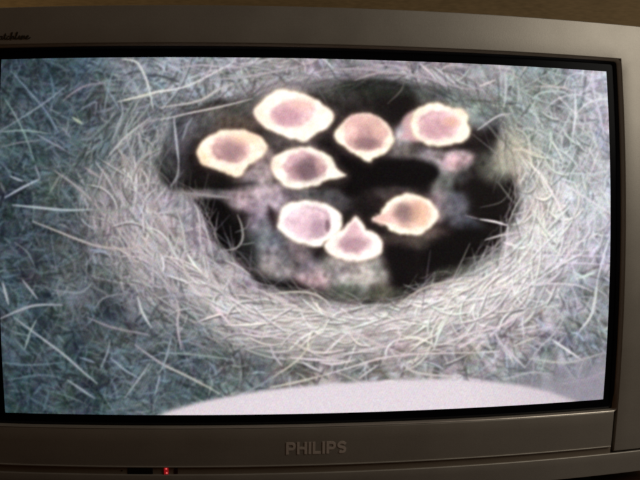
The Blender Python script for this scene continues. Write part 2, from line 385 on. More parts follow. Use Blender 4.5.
    for z, pts, w, col in [
        (A, [(250, 245), (300, 205), (360, 178), (450, 172)], 2.2, (158, 138, 148)), (A, [(0, 365), (120, 290), (200, 235), (270, 180)], 2, (138, 150, 164)), (A, [(45, 125), (120, 210), (180, 280), (230, 360)], 2, (124, 140, 160)),
        (A, [(20, 235), (60, 300), (100, 380), (135, 480)], 2.2, (130, 158, 154)), (A, [(0, 368), (100, 362), (200, 375)], 2, (148, 168, 160)), (A, [(0, 430), (80, 410), (170, 400)], 1.8, (140, 134, 140)),
        (A, [(470, 247), (560, 226), (640, 205), (700, 198)], 3, (222, 216, 198)), (A, [(490, 76), (545, 88), (575, 135), (595, 190), (612, 275)], 3.4, (205, 206, 202)), (A, [(430, 470), (500, 390), (600, 310)], 2.6, (188, 188, 188)),
        (A, [(415, 300), (425, 230), (440, 160), (470, 90)], 2, (130, 146, 156)), (A, [(290, 310), (330, 335)], 4, (176, 188, 158)), (A, [(150, 380), (260, 440)], 2, (150, 150, 166)), (A, [(490, 220), (510, 175), (560, 140)], 2.2, (150, 160, 166)),
        (A, [(480, 230), (490, 290), (470, 340), (450, 400)], 2.4, (150, 156, 166)), (A, [(250, 350), (275, 385)], 4, (150, 150, 166)), (A, [(310, 290), (350, 262), (385, 250), (380, 300)], 2, (128, 130, 150)), (A, [(420, 180), (480, 280)], 2, (140, 150, 168)),
        (B, [(-40, 212), (90, 190), (200, 140), (300, 85)], 2.5, (222, 216, 216)), (B, [(0, 320), (120, 292), (250, 265), (370, 235)], 2.2, (212, 203, 198)), (B, [(0, 270), (150, 245), (230, 200), (290, 175)], 4.4, (196, 186, 182)),
        (B, [(55, 310), (65, 400), (75, 490)], 3.4, (178, 178, 188)), (B, [(90, 400), (110, 340), (130, 310)], 3, (140, 144, 152)), (B, [(30, 120), (160, 100), (300, 110), (420, 80)], 2.4, (186, 176, 184)), (B, [(200, 160), (320, 150), (440, 130), (560, 105)], 4, (176, 166, 172)),
        (B, [(150, 180), (200, 120), (210, 80)], 2.4, (190, 180, 186)), (B, [(300, 170), (345, 225)], 3, (150, 146, 150)), (B, [(0, 90), (100, 70)], 2.5, (170, 172, 180)),
        (D, [(0, 120), (130, 115), (300, 130), (420, 150), (560, 190), (640, 195)], 3, (172, 162, 168)), (D, [(340, 150), (325, 200), (270, 255)], 1.5, (118, 108, 100)), (D, [(400, 95), (450, 140)], 3.2, (218, 202, 208)), (D, [(140, 160), (220, 135), (300, 120)], 2.2, (180, 162, 166)),
        (D, [(200, 95), (330, 110), (380, 150)], 2.2, (185, 172, 178)), (D, [(30, 100), (60, 150), (40, 190)], 2, (110, 108, 112)), (D, [(470, 130), (520, 100), (600, 110)], 2.5, (190, 178, 182)),
        (E, [(0, 185), (60, 160)], 3, (220, 202, 200)), (E, [(380, 195), (382, 300), (370, 390)], 3, (222, 222, 228)), (E, [(205, 240), (250, 210), (330, 208), (370, 235)], 2.2, (190, 198, 198)), (E, [(220, 185), (330, 190), (375, 205)], 2, (212, 196, 196)),
        (E, [(-10, 360), (70, 305), (120, 296)], 2.4, (204, 198, 204)), (E, [(455, 80), (455, 200), (480, 300), (500, 400)], 3, (202, 198, 212)), (E, [(100, 130), (104, 190), (96, 270)], 5, (190, 194, 196)), (E, [(130, 240), (128, 195), (150, 170), (155, 220), (145, 270)], 2.2, (186, 196, 196)),
        (E, [(195, 230), (225, 300), (230, 350), (290, 390)], 2.6, (180, 188, 188)), (E, [(130, 440), (180, 440), (260, 470)], 4, (210, 200, 186)), (E, [(170, 130), (195, 90)], 2.5, (200, 190, 192)), (E, [(40, 130), (110, 130), (170, 160)], 2, (180, 176, 180)), (E, [(190, 380), (240, 375), (270, 410), (230, 430)], 2, (170, 176, 176)),
        (E, [(400, 340), (480, 320)], 2, (190, 200, 205)), (E, [(400, 375), (450, 370), (460, 430), (400, 480)], 2.4, (196, 200, 200)),
        (F, [(20, 150), (90, 110), (160, 75)], 3, (172, 178, 194)), (F, [(50, 180), (150, 190), (260, 200), (370, 198)], 4, (172, 182, 188)), (F, [(370, 198), (450, 205), (560, 170)], 2, (140, 148, 138)),
        (F, [(130, 245), (230, 285), (330, 325), (420, 350), (540, 352), (600, 320)], 2.8, (186, 172, 168)), (F, [(140, 20), (160, 75)], 2.4, (140, 144, 156)), (F, [(370, 380), (385, 415)], 3.4, (166, 186, 198)), (F, [(60, 330), (110, 370), (140, 430)], 2, (120, 130, 134)), (F, [(40, 65), (90, 85)], 5, (150, 160, 168)),
        (F, [(200, 130), (240, 60)], 3, (130, 136, 130)), (F, [(0, 90), (20, 130)], 5, (150, 146, 144)), (F, [(590, 330), (640, 370)], 3, (178, 182, 194)), (F, [(360, 360), (430, 365)], 4, (140, 150, 172)), (F, [(480, 40), (540, 100), (600, 90), (640, 96)], 2.4, (176, 172, 176)), (F, [(340, 30), (400, 70)], 4, (170, 150, 156)),
        (G, [(135, 175), (155, 220), (165, 380)], 2.5, (200, 194, 196)), (G, [(160, 200), (190, 300), (215, 400)], 2.2, (192, 186, 188)), (G, [(255, 362), (305, 352), (330, 315), (326, 262), (310, 220)], 2.8, (158, 154, 148)), (G, [(260, 400), (320, 430), (360, 460)], 2.6, (200, 196, 196)),
        (G, [(90, 130), (200, 143), (290, 152)], 3.4, (150, 142, 142)), (G, [(50, 410), (150, 360)], 2, (184, 174, 184)), (G, [(75, 0), (70, 60), (40, 110)], 2.5, (152, 152, 154)), (G, [(180, 380), (240, 430), (290, 480)], 2.4, (190, 186, 186)), (G, [(300, 290), (345, 270), (360, 230)], 1.6, (130, 128, 122)), (G, [(320, 340), (380, 330)], 1.8, (120, 120, 118)),
        (H, [(0, 237), (60, 247), (110, 262)], 3, (246, 236, 236)), (H, [(-60, 222), (0, 237)], 1.6, (150, 138, 142)), (H, [(110, 262), (105, 350), (85, 440)], 2.5, (214, 204, 210)), (H, [(110, 262), (140, 190), (180, 120)], 2, (186, 178, 176)), (H, [(185, 0), (250, 70), (310, 170), (330, 220)], 3.8, (236, 226, 226)),
        (H, [(330, 215), (335, 260), (300, 360)], 3, (222, 222, 220)), (H, [(235, 380), (380, 382), (525, 385)], 1.6, (226, 206, 226)), (H, [(240, 415), (380, 412), (525, 420)], 1.6, (224, 206, 224)), (H, [(525, 215), (430, 155), (320, 85)], 3, (220, 210, 220)), (H, [(300, 450), (350, 380), (410, 320), (440, 290)], 2.6, (220, 208, 216)),
        (H, [(360, 298), (384, 302)], 10, (216, 192, 198)), (H, [(515, 320), (490, 400), (470, 480)], 2.5, (222, 222, 232)), (H, [(385, 475), (460, 450)], 3, (216, 234, 216)), (H, [(20, 320), (90, 300), (190, 285)], 2.6, (208, 196, 196)), (H, [(95, 330), (150, 345)], 4, (236, 226, 226)), (H, [(390, 270), (470, 190), (500, 130)], 2.4, (206, 204, 212)),
        (H, [(0, 190), (80, 170), (120, 130)], 1.5, (112, 106, 104)), (H, [(200, 130), (240, 60), (300, 30)], 2, (200, 196, 196)), (H, [(130, 220), (200, 200), (250, 175)], 2, (200, 192, 190)), (H, [(400, 100), (430, 170), (410, 230)], 2.4, (192, 204, 206)), (H, [(180, 330), (200, 390)], 2.6, (210, 196, 196)), (H, [(20, 420), (40, 410), (60, 440)], 5, (214, 200, 188)), (H, [(440, 60), (520, 40)], 2, (200, 204, 210)), (H, [(330, 50), (470, 60)], 2, (196, 204, 204)),
        (I, [(0, 155), (80, 120), (150, 100), (250, 100)], 3.6, (164, 164, 172)), (I, [(55, 150), (150, 220), (250, 295), (330, 365), (390, 415)], 3.0, (164, 168, 174)), (I, [(10, 10), (35, 100)], 4, (178, 178, 182)), (I, [(90, 0), (150, 75)], 3, (160, 162, 172)), (I, [(100, 275), (120, 210), (145, 160)], 2.5, (150, 164, 160)),
        (I, [(550, 65), (570, 130), (605, 190)], 3.5, (198, 202, 202)), (I, [(440, 310), (500, 360), (560, 395)], 2.5, (150, 164, 174)), (I, [(400, 360), (430, 290), (440, 240)], 2.4, (142, 150, 160)), (I, [(540, 260), (640, 330), (720, 370)], 3, (170, 160, 166)), (I, [(500, 470), (560, 390), (600, 330)], 2.4, (158, 164, 170)), (I, [(350, 150), (450, 190), (600, 220)], 2.5, (152, 140, 146)),
        (I, [(230, 220), (255, 250)], 7, (140, 160, 164)), (I, [(320, 310), (380, 330)], 5, (120, 136, 156)), (I, [(0, 330), (120, 340), (260, 330)], 2, (104, 124, 136)), (I, [(30, 400), (160, 380), (240, 390)], 2.2, (98, 116, 128)), (I, [(270, 400), (380, 475)], 3, (150, 158, 164)), (I, [(210, 40), (320, 50), (370, 10)], 2.6, (136, 146, 152)), (I, [(380, 110), (420, 70), (520, 50)], 2, (140, 140, 148)), (I, [(620, 460), (640, 380)], 2.4, (150, 160, 170)),
        (J, [(65, 80), (75, 120), (70, 180), (85, 280)], 3.5, (186, 172, 180)), (J, [(20, 345), (120, 390), (240, 455)], 3, (180, 178, 164)), (J, [(0, 370), (25, 310), (45, 230)], 2.5, (150, 160, 170)), (J, [(0, 290), (150, 300), (300, 320)], 2, (150, 164, 160)), (J, [(440, 255), (455, 300), (490, 345)], 3, (188, 178, 192)), (J, [(100, 0), (165, 60)], 3, (210, 200, 206)), (J, [(210, 100), (280, 175)], 3, (230, 206, 216)),
        (J, [(380, 30), (470, 75), (560, 115), (640, 130)], 2.5, (206, 196, 192)), (J, [(430, 60), (520, 48), (600, 52), (660, 80)], 2.5, (200, 194, 178)), (J, [(450, 390), (550, 320), (620, 230)], 2.5, (204, 198, 178)), (J, [(440, 430), (540, 410), (640, 385)], 3, (204, 198, 180)), (J, [(520, 310), (640, 320), (730, 322)], 3.6, (220, 208, 212)), (J, [(400, 250), (440, 150), (470, 90)], 2, (196, 190, 190)),
        (J, [(200, 380), (210, 420)], 4, (150, 166, 168)), (J, [(270, 180), (400, 210), (470, 230), (560, 240)], 4, (200, 188, 196)), (J, [(570, 330), (640, 365)], 3.4, (206, 198, 204)), (J, [(300, 470), (400, 420), (450, 390)], 2.4, (140, 152, 160)), (J, [(0, 20), (100, 60), (180, 70)], 2.4, (170, 160, 166)), (J, [(260, 70), (340, 130), (420, 170)], 2.4, (205, 194, 198)),
        (K, [(0, 385), (120, 350), (260, 310), (420, 295), (640, 290)], 2.5, (222, 206, 206)), (K, [(90, 180), (200, 240), (340, 300)], 2, (206, 192, 196)), (K, [(310, 240), (380, 230), (450, 255)], 4, (234, 232, 218)), (K, [(325, 330), (370, 365), (450, 380), (560, 385)], 3, (200, 194, 190)), (K, [(310, 100), (400, 40), (500, 10), (640, 8)], 2.5, (188, 178, 162)),
        (K, [(520, 20), (548, 60), (550, 110)], 5, (216, 214, 206)), (K, [(350, 175), (430, 145), (500, 145), (580, 185)], 2, (206, 196, 190)), (K, [(180, 345), (185, 400)], 3, (196, 196, 200)), (K, [(-20, 50), (30, 90), (40, 125), (10, 190)], 2.4, (198, 186, 186)), (K, [(300, 180), (320, 220), (300, 260)], 3, (216, 200, 204)), (K, [(480, 260), (560, 230), (640, 200)], 3, (220, 208, 210)),
        (K, [(420, 330), (425, 370)], 3, (210, 214, 200)), (K, [(140, 140), (250, 95)], 2.6, (190, 178, 178)), (K, [(560, 270), (640, 225)], 3, (222, 210, 214)), (K, [(0, 330), (60, 335), (140, 320)], 3.6, (226, 212, 216)),
        (M, [(60, 30), (250, 15), (380, 20), (450, 45)], 2.2, (216, 206, 212)), (M, [(470, 0), (460, 80), (440, 150), (400, 200)], 3.4, (216, 216, 216)), (M, [(0, 205), (90, 180), (200, 110)], 3., (222, 206, 212)), (M, [(60, 215), (90, 260), (180, 350)], 4, (206, 196, 206)), (M, [(290, 240), (400, 315)], 3.5, (226, 226, 226)), (M, [(130, 265), (220, 230)], 2.6, (206, 200, 192)),
        (M, [(200, 315), (350, 330), (500, 290)], 2.5, (194, 194, 180)), (M, [(90, 400), (200, 370), (280, 375)], 2.5, (188, 186, 190)), (M, [(180, 350), (240, 270), (300, 210), (350, 130)], 2.2, (184, 182, 186)), (M, [(0, 290), (80, 285)], 2.5, (210, 204, 204)), (M, [(0, 60), (80, 30), (150, 40)], 3, (224, 210, 214)), (M, [(140, 200), (240, 180)], 2.4, (214, 206, 206)), (M, [(250, 110), (320, 100)], 3, (200, 206, 200)), (M, [(10, 390), (100, 350)], 3, (150, 166, 160)),
        (M, [(330, 60), (350, 120), (300, 170)], 2.4, (180, 184, 190)), (M, [(230, 130), (250, 120), (250, 140)], 4, (190, 176, 160))]:
        q = np.array(zz(*z, pts)); ln = np.abs(q[-1] - q[0]).sum()
        stroke(img, q, min(w, 3.2) * 0.82, col, 0.88 if ln > 16 else 0.5, taper=0.6)
    # grey area on the right of the pale foreground, then the pale rounded foreground itself
    fill(img, catmull([(520, 384), (545, 377), (575, 368), (600, 357), (625, 350), (625, 425), (560, 425)], 5, True), (152, 147, 157), 20, .9)
    stroke(img, [(560, 384), (590, 378), (615, 366)], 2.4, (168, 158, 168), .6)
    fill(img, PLATE, (206, 197, 203), 3.2)
    s = window(150, 376, 600, 424)
    shade = np.clip((GY[s] - 378) / 36, 0, 1)
    inside2 = np.zeros((PH, PW), np.float32); w0, a0, _ = poly_mask(PLATE, 1.6); inside2[w0] = a0
    img[s] += (inside2[s] * (6 - 14 * np.clip((GX[s] - 470) / 100, 0, 1) - 6 * np.clip((260 - GX[s]) / 100, 0, 1)))[..., None]
    # the open beaks
    p5 = zz(*Z2, [(330, 130), (345, 100), (378, 84), (372, 120), (375, 165), (395, 203), (345, 200), (318, 190), (335, 165)])
    fill(img, catmull(p5, 5, True), (206, 168, 172), 3.5, .95)
    glow = np.zeros((PH, PW), np.float32)
    for out, inn, rc, gc, th in BEAKS:
        o = catmull(out, 5, True)
        s, a, sd = poly_mask(o, 2.0, 14)
        glow[s] = np.maximum(glow[s], np.clip(1 + sd / 9, 0, 1) ** 2)
    img += (glow * 0.22)[..., None] * (np.array((225, 190, 185), np.float32) - img)
    deep_r = lambda sd: np.clip(sd / (sd.max() * 0.9), 0, 1)
    for out, inn, rc, gc, th in BEAKS:
        o = catmull(out, 5, True); q = catmull(inn, 5, True)
        q = (q - q.mean(0)) * np.float32(1.07) + q.mean(0)
        th_ = np.arctan2(o[:, 1] - o[:, 1].mean(), o[:, 0] - o[:, 0].mean())
        wob = sum(a_ * np.sin(n_ * th_ + rng.uniform(0, 6.3)) for n_, a_ in ((5, .35), (8, .35), (13, .30), (19, .2)))
        o = (o + (o - o.mean(0)) / np.linalg.norm(o - o.mean(0), axis=1, keepdims=True) * wob[:, None]).astype(np.float32)
        s, a, sd = poly_mask(o, 2.4, 6)
        rim = np.array(rc, np.float32) * np.array((.995, .985, .965), np.float32) + np.zeros(sd.shape + (3,), np.float32)
        warm = np.clip(1.2 - sd / 1.6, 0, 1)[..., None]
        rim += warm * np.array((-4, -16, -36), np.float32) * 0.6
        rim += (6 * cloud(2.5)[s] + 4 * cloud(1.3)[s] + 2)[..., None]
        img[s] += a[..., None] * (rim - img[s])
        s2, _, sd2 = poly_mask(q, 3.8, 9)
        rag = 0.9 * cloud(2.6)[s2] + 0.45 * cloud(1.2)[s2]
        a2 = 1 / (1 + np.exp(-(sd2 + rag + 1.0) / 1.0))
        tx_, ty_ = th[0][0] - q[:, 0].mean(), th[0][1] - q[:, 1].mean()
        tn = math.hypot(tx_, ty_) + 2.0
        cup = -1.3 * np.clip(((GX[s2] - q[:, 0].mean()) * tx_ + (GY[s2] - q[:, 1].mean()) * ty_) / tn, -12, 12)
        fold = np.arctan2(GY[s2] - th[0][1], GX[s2] - th[0][0])
        cup = cup + 5 * np.sin(fold * 4 + len(o) * 0.7) * np.clip(1 - deep_r(sd2), 0, 1) - 20 * np.exp(-((sd2 - 1.2) / 1.3) ** 2) * np.clip((np.cos(fold - len(o)) + .2), 0, 1)
        deep = np.clip(sd2 / (sd2.max() * 0.9), 0, 1) ** 0.8
        g = np.array(gc, np.float32) + np.array((16, 20, 17), np.float32) + (14 - 26 * deep)[..., None] + cup[..., None] * np.array((1, 1.06, 1), np.float32) + (7 * cloud(2.5)[s2] + 4 * cloud(1.2)[s2])[..., None]
        img[s2] += (a2 * 0.96)[..., None] * (g - img[s2])
        for x, y, rx, ry, c, al in th:
            before = img[s].copy()
            blob(img, x, y, rx * 1.15, ry * 1.15, 0, np.array(c) + (8, 9, 8), al * 0.74)
            img[s] = before + a[..., None] * (img[s] - before)
    # softness of the broadcast picture, then ringing, chroma blur and grain
    img = blur(img, 0.86)
    img += 0.30 * (img - blur(img, 1.7))
    img += 0.17 * blur(np.clip(img - 150, 0, 105), 5.0)
    img = 112 + 1.06 * (img - 112)
    l = img.mean(-1, keepdims=True)
    img = l + 1.0 * blur(img - l, 1.3)
    g = rng.standard_normal((PH, PW, 1)).astype(np.float32)
    gc = rng.standard_normal((PH, PW, 3)).astype(np.float32)
    amp = 2.6 + 1.6 * np.clip(img.mean(-1, keepdims=True) / 200, 0, 1)
    img += amp * (0.9 * blur(g, .3) * 1.6 + 1.1 * blur(gc, .45) * 2.2)
    img += 2.4 * np.sin((GX + 0.5 * GY) * 2.6)[..., None] * np.clip(img.mean(-1, keepdims=True) / 120, 0, 1)
    return np.clip(img, 0, 255)
# PAINT-END


# ------------------------------------------------------------------ geometry helpers
def surf(x, z):
    """depth of the bulged tube face"""
    return 0.5 * KX * x * x + 0.5 * KZ * z * z


def project(x, y, z):
    """photo coordinates (640 wide) of a point, used once to unbend the picture when it is painted"""
    d = np.stack([x - CAM[0], y - CAM[1], z - CAM[2]], -1)
    u, v, w = (d @ np.array(a) for a in (RIGHT, UP, FWD))
    f = 320.0 / math.tan(math.radians(27.0))
    return 320 + f * u / w, 240 - f * v / w


def adj(x, z, off):
    """a place measured on the tube face, for a surface standing `off` in front of it"""
    k = (0.575 - off) / 0.575
    return CAM[0] + (x - CAM[0]) * k, CAM[2] + (z - CAM[2]) * k


def link(name, me, mat, parent=None):
    if mat:
        me.materials.append(mat)
    o = bpy.data.objects.new(name, me)
    C.objects.link(o)
    if parent:
        o.parent = parent
    return o


def mesh(name, verts, faces, smooth=True):
    me = bpy.data.meshes.new(name)
    me.from_pydata([tuple(map(float, v)) for v in verts], [], faces)
    me.update()
    bm = bmesh.new(); bm.from_mesh(me)
    bmesh.ops.recalc_face_normals(bm, faces=bm.faces)
    bm.to_mesh(me); bm.free()
    if smooth:
        me.shade_smooth()
        me.set_sharp_from_angle(angle=math.radians(35))
    return me


def lin(a, b, step):
    return list(np.linspace(a, b, max(2, int(abs(b - a) / step) + 1)))


def joinlin(pts, step):
    out = []
    for a, b in zip(pts, pts[1:]):
        out += lin(a, b, step)[:-1]
    return out + [pts[-1]]


def plate(name, xs, zs, off, profile, keep=None):
    """a panel following the bulge: front grid over xs * zs (cells where keep is true), its rim rolled back along profile [(outward, back), ...]"""
    nx, nz = len(xs), len(zs)
    cell = lambda i, j: 0 <= i < nx - 1 and 0 <= j < nz - 1 and (keep is None or keep((xs[i] + xs[i + 1]) / 2, (zs[j] + zs[j + 1]) / 2))
    verts, faces, idx = [], [], {}

    def vid(i, j):
        if (i, j) not in idx:
            idx[(i, j)] = len(verts)
            verts.append((xs[i], surf(xs[i], zs[j]) - off, zs[j]))
        return idx[(i, j)]

    edges = []
    for i in range(nx - 1):
        for j in range(nz - 1):
            if not cell(i, j):
                continue
            faces.append((vid(i, j), vid(i + 1, j), vid(i + 1, j + 1), vid(i, j + 1)))
            if not cell(i, j - 1): edges.append(((i, j), (i + 1, j), (0, -1)))
            if not cell(i, j + 1): edges.append(((i + 1, j + 1), (i, j + 1), (0, 1)))
            if not cell(i - 1, j): edges.append(((i, j + 1), (i, j), (-1, 0)))
            if not cell(i + 1, j): edges.append(((i + 1, j), (i + 1, j + 1), (1, 0)))
    nrm = {}
    for a, b, n in edges:
        for v in (a, b):
            nrm.setdefault(v, set()).add(n)
    ring = {v: [idx[v]] for v in nrm}
    for out, back in profile:
        for v, ns in nrm.items():
            ox, oz = sum(n[0] for n in ns), sum(n[1] for n in ns)
            x, z = xs[v[0]] + ox * out, zs[v[1]] + oz * out
            ring[v].append(len(verts))
            verts.append((x, surf(xs[v[0]], zs[v[1]]) - off + back, z))
    for a, b, n in edges:
        for k in range(len(profile)):
            faces.append((ring[a][k], ring[a][k + 1], ring[b][k + 1], ring[b][k]))
    return mesh(name, verts, faces)


def roll(r, depth, n=4):
    return [(r * math.sin(t * math.pi / 2 / n), r * (1 - math.cos(t * math.pi / 2 / n))) for t in range(1, n + 1)] + [(r, depth)]


def ribbon(name, paths, width, front, thick, closed=False):
    """flat strokes of lettering standing on a curved face; front(x, z) gives the depth of the face they stand on"""
    verts, faces = [], []
    for q, path in enumerate(paths):
        p = np.array(path, float)
        n = len(p)
        base = len(verts)
        for i in range(n):
            a = p[i] - p[i - 1] if i > 0 else p[1] - p[0]
            b = p[i + 1] - p[i] if i < n - 1 else p[-1] - p[-2]
            a, b = a / np.linalg.norm(a), b / np.linalg.norm(b)
            t = a + b
            t /= np.linalg.norm(t)
            nn = np.array([-t[1], t[0]])
            w = width / 2 / max(0.55, abs(float(t @ a)))
            for s in (-1, 1):
                x, z = p[i] + nn * s * w
                y = front(x, z) - q * 0.00003
                verts.append((x, y - thick, z)); verts.append((x, y + 0.0002, z))
        for i in range(n - 1):
            k = base + 4 * i
            faces += [(k, k + 4, k + 6, k + 2), (k, k + 1, k + 5, k + 4), (k + 2, k + 6, k + 7, k + 3)]
        faces += [(base, base + 2, base + 3, base + 1), (base + 4 * n - 4, base + 4 * n - 3, base + 4 * n - 1, base + 4 * n - 2)]
    return mesh(name, verts, faces, smooth=False)


def box(name, x0, x1, y0, y1, z0, z1, bev=0.0, seg=2):
    bm = bmesh.new()
    bmesh.ops.create_cube(bm, size=1.0)
    for v in bm.verts:
        v.co = ((x0 + x1) / 2 + v.co.x * (x1 - x0), (y0 + y1) / 2 + v.co.y * (y1 - y0), (z0 + z1) / 2 + v.co.z * (z1 - z0))
    if bev:
        bmesh.ops.bevel(bm, geom=list(bm.edges), offset=bev, segments=seg, affect='EDGES', profile=0.5)
    me = bpy.data.meshes.new(name)
    bm.to_mesh(me); bm.free()
    me.shade_smooth(); me.set_sharp_from_angle(angle=math.radians(35))
    return me


# ------------------------------------------------------------------ materials
def new_mat(name):
    mt = bpy.data.materials.new(name)
    mt.use_nodes = True
    nt = mt.node_tree
    return mt, nt, nt.nodes['Principled BSDF']


def plastic(name, col, rough, metal, spec=0.5, speck=0.16, bump=0.2, cloudy=0.12):
    mt, nt, b = new_mat(name)
    N, L = nt.nodes.new, nt.links.new
    tc = N('ShaderNodeTexCoord')
    n1 = N('ShaderNodeTexNoise'); n1.inputs['Scale'].default_value = 1000; n1.inputs['Detail'].default_value = 3
    n2 = N('ShaderNodeTexNoise'); n2.inputs['Scale'].default_value = 24; n2.inputs['Detail'].default_value = 6
    L(tc.outputs['Object'], n1.inputs['Vector']); L(tc.outputs['Object'], n2.inputs['Vector'])
    a = N('ShaderNodeMath'); a.operation = 'MULTIPLY_ADD'; a.inputs[1].default_value = speck * 2; a.inputs[2].default_value = 1 - speck - cloudy
    c = N('ShaderNodeMath'); c.operation = 'MULTIPLY_ADD'; c.inputs[1].default_value = cloudy * 2
    L(n1.outputs['Fac'], a.inputs[0]); L(n2.outputs['Fac'], c.inputs[0]); L(a.outputs[0], c.inputs[2])
    v = N('ShaderNodeVectorMath'); v.operation = 'SCALE'; v.inputs[0].default_value = col
    L(c.outputs[0], v.inputs['Scale']); L(v.outputs[0], b.inputs['Base Color'])
    r = N('ShaderNodeMath'); r.operation = 'MULTIPLY_ADD'; r.inputs[1].default_value = 0.16; r.inputs[2].default_value = rough - 0.08
    L(n2.outputs['Fac'], r.inputs[0]); L(r.outputs[0], b.inputs['Roughness'])
    b.inputs['Metallic'].default_value = metal
    b.inputs['Specular IOR Level'].default_value = spec
    bp = N('ShaderNodeBump'); bp.inputs['Strength'].default_value = bump; bp.inputs['Distance'].default_value = 0.0003
    L(n1.outputs['Fac'], bp.inputs['Height']); L(bp.outputs[0], b.inputs['Normal'])
    return mt


SILVER = plastic('silver_grey_plastic', (0.345, 0.31, 0.26), 0.50, 0.45)
BEZEL = plastic('bezel_plastic', (0.36, 0.31, 0.25), 0.30, 0.4, 0.6)
GROOVE = plastic('groove_plastic', (0.26, 0.21, 0.155), 0.52, 0.3)
BLACK = plastic('black_rubber', (0.006, 0.006, 0.007), 0.5, 0.0, 0.25, 0.05, 0.05)
GLOSS = plastic('black_window_plastic', (0.006, 0.006, 0.006), 0.25, 0.0, 0.4, 0.05, 0.02)
CHROME = plastic('pale_metal_lettering', (0.54, 0.45, 0.38), 0.5, 0.0)
INK = plastic('dark_print', (0.035, 0.026, 0.015), 0.6, 0.0, 0.2)
HOUSING = plastic('housing_plastic', (0.05, 0.047, 0.042), 0.6, 0.0)
DARKRED = plastic('dark_red_lens', (0.03, 0.004, 0.004), 0.3, 0.0)

LED, nt, b = new_mat('red_led')
b.inputs['Base Color'].default_value = (0.25, 0.01, 0.01, 1)
b.inputs['Roughness'].default_value = 0.3
b.inputs['Emission Color'].default_value = (1.0, 0.02, 0.03, 1)
b.inputs['Emission Strength'].default_value = 0.22
LEDHOT, nt, b = new_mat('red_led_core')
b.inputs['Emission Color'].default_value = (1.0, 0.12, 0.12, 1)
b.inputs['Emission Strength'].default_value = 0.75

GLASS, nt, b = new_mat('dark_tube_glass')
b.inputs['Base Color'].default_value = (0.004, 0.004, 0.005, 1)
b.inputs['Roughness'].default_value = 0.30
b.inputs['Specular IOR Level'].default_value = 0.022

# wall: brown paper with a fine slanting grain
WALL, nt, b = new_mat('brown_wallpaper')
N, L = nt.nodes.new, nt.links.new
tc = N('ShaderNodeTexCoord')
mp = N('ShaderNodeMapping'); mp.inputs['Rotation'].default_value = (0, math.radians(38), 0); mp.inputs['Scale'].default_value = (60, 60, 420)
L(tc.outputs['Object'], mp.inputs['Vector'])
n1 = N('ShaderNodeTexNoise'); n1.inputs['Scale'].default_value = 1.0; n1.inputs['Detail'].default_value = 4
L(mp.outputs[0], n1.inputs['Vector'])
n2 = N('ShaderNodeTexNoise'); n2.inputs['Scale'].default_value = 9; n2.inputs['Detail'].default_value = 5
L(tc.outputs['Object'], n2.inputs['Vector'])
ad = N('ShaderNodeMath'); ad.operation = 'MULTIPLY_ADD'; ad.inputs[1].default_value = 0.5
L(n2.outputs['Fac'], ad.inputs[0]); L(n1.outputs['Fac'], ad.inputs[2])
cr = N('ShaderNodeValToRGB')
cr.color_ramp.elements[0].position = 0.5; cr.color_ramp.elements[0].color = (0.15, 0.094, 0.032, 1)
cr.color_ramp.elements[1].position = 0.95; cr.color_ramp.elements[1].color = (0.24, 0.155, 0.062, 1)
L(ad.outputs[0], cr.inputs[0]); L(cr.outputs[0], b.inputs['Base Color'])
b.inputs['Roughness'].default_value = 0.8
bp = N('ShaderNodeBump'); bp.inputs['Strength'].default_value = 0.3; bp.inputs['Distance'].default_value = 0.001
L(n1.outputs['Fac'], bp.inputs['Height']); L(bp.outputs[0], b.inputs['Normal'])

WOOD, nt, b = new_mat('dark_red_wood')
N, L = nt.nodes.new, nt.links.new
tc = N('ShaderNodeTexCoord')
mp = N('ShaderNodeMapping'); mp.inputs['Scale'].default_value = (4, 60, 60)
n1 = N('ShaderNodeTexNoise'); n1.inputs['Scale'].default_value = 2; n1.inputs['Detail'].default_value = 6
cr = N('ShaderNodeValToRGB')
cr.color_ramp.elements[0].position = 0.35; cr.color_ramp.elements[0].color = (0.030, 0.010, 0.006, 1)
cr.color_ramp.elements[1].position = 0.7; cr.color_ramp.elements[1].color = (0.075, 0.028, 0.016, 1)
L(tc.outputs['Object'], mp.inputs['Vector']); L(mp.outputs[0], n1.inputs['Vector']); L(n1.outputs['Fac'], cr.inputs[0]); L(cr.outputs[0], b.inputs['Base Color'])
b.inputs['Roughness'].default_value = 0.45

# ------------------------------------------------------------------ setting
wall = link('wall', box('wall', -2.0, 2.0, 0.62, 0.70, -0.9, 1.5), WALL)
wall['kind'] = 'structure'

# table under the television
table = bpy.data.objects.new('table', None)
table.location = (0, 0.25, -0.30)
C.objects.link(table)
table['label'] = 'dark red wooden table top under the television at the bottom edge'
table['category'] = 'table'


def child(name, me, mat, parent):
    o = link(name, me, mat, parent)
    o.matrix_parent_inverse = Matrix.Translation(-parent.location)
    return o


child('table_top', box('table_top', -0.62, 0.62, -0.06, 0.60, -0.285, -0.256, 0.005, 3), WOOD, table)
child('apron', box('apron', -0.57, 0.57, -0.02, 0.004, -0.36, -0.2855, 0.002), WOOD, table)

# ------------------------------------------------------------------ television
tv = bpy.data.objects.new('television', None)
tv.location = (0, 0.02, -0.256)
C.objects.link(tv)
tv['label'] = 'silver grey widescreen tube television showing a nest of gaping nestlings'
tv['category'] = 'television'

# --- screen: black tube face with the picture on it
PWID = lambda z: 0.2875 - 0.0227 * z * z
PHEI = lambda x: 0.1624 - 0.0044 * x * x


def face_xy(u, v):
    """u, v in -1..1 over the picture"""
    x, z = u * 0.2875, v * 0.1624
    for _ in range(4):
        x, z = u * PWID(z), v * PHEI(x)
    return x, z


MASKOFF = 0.0006
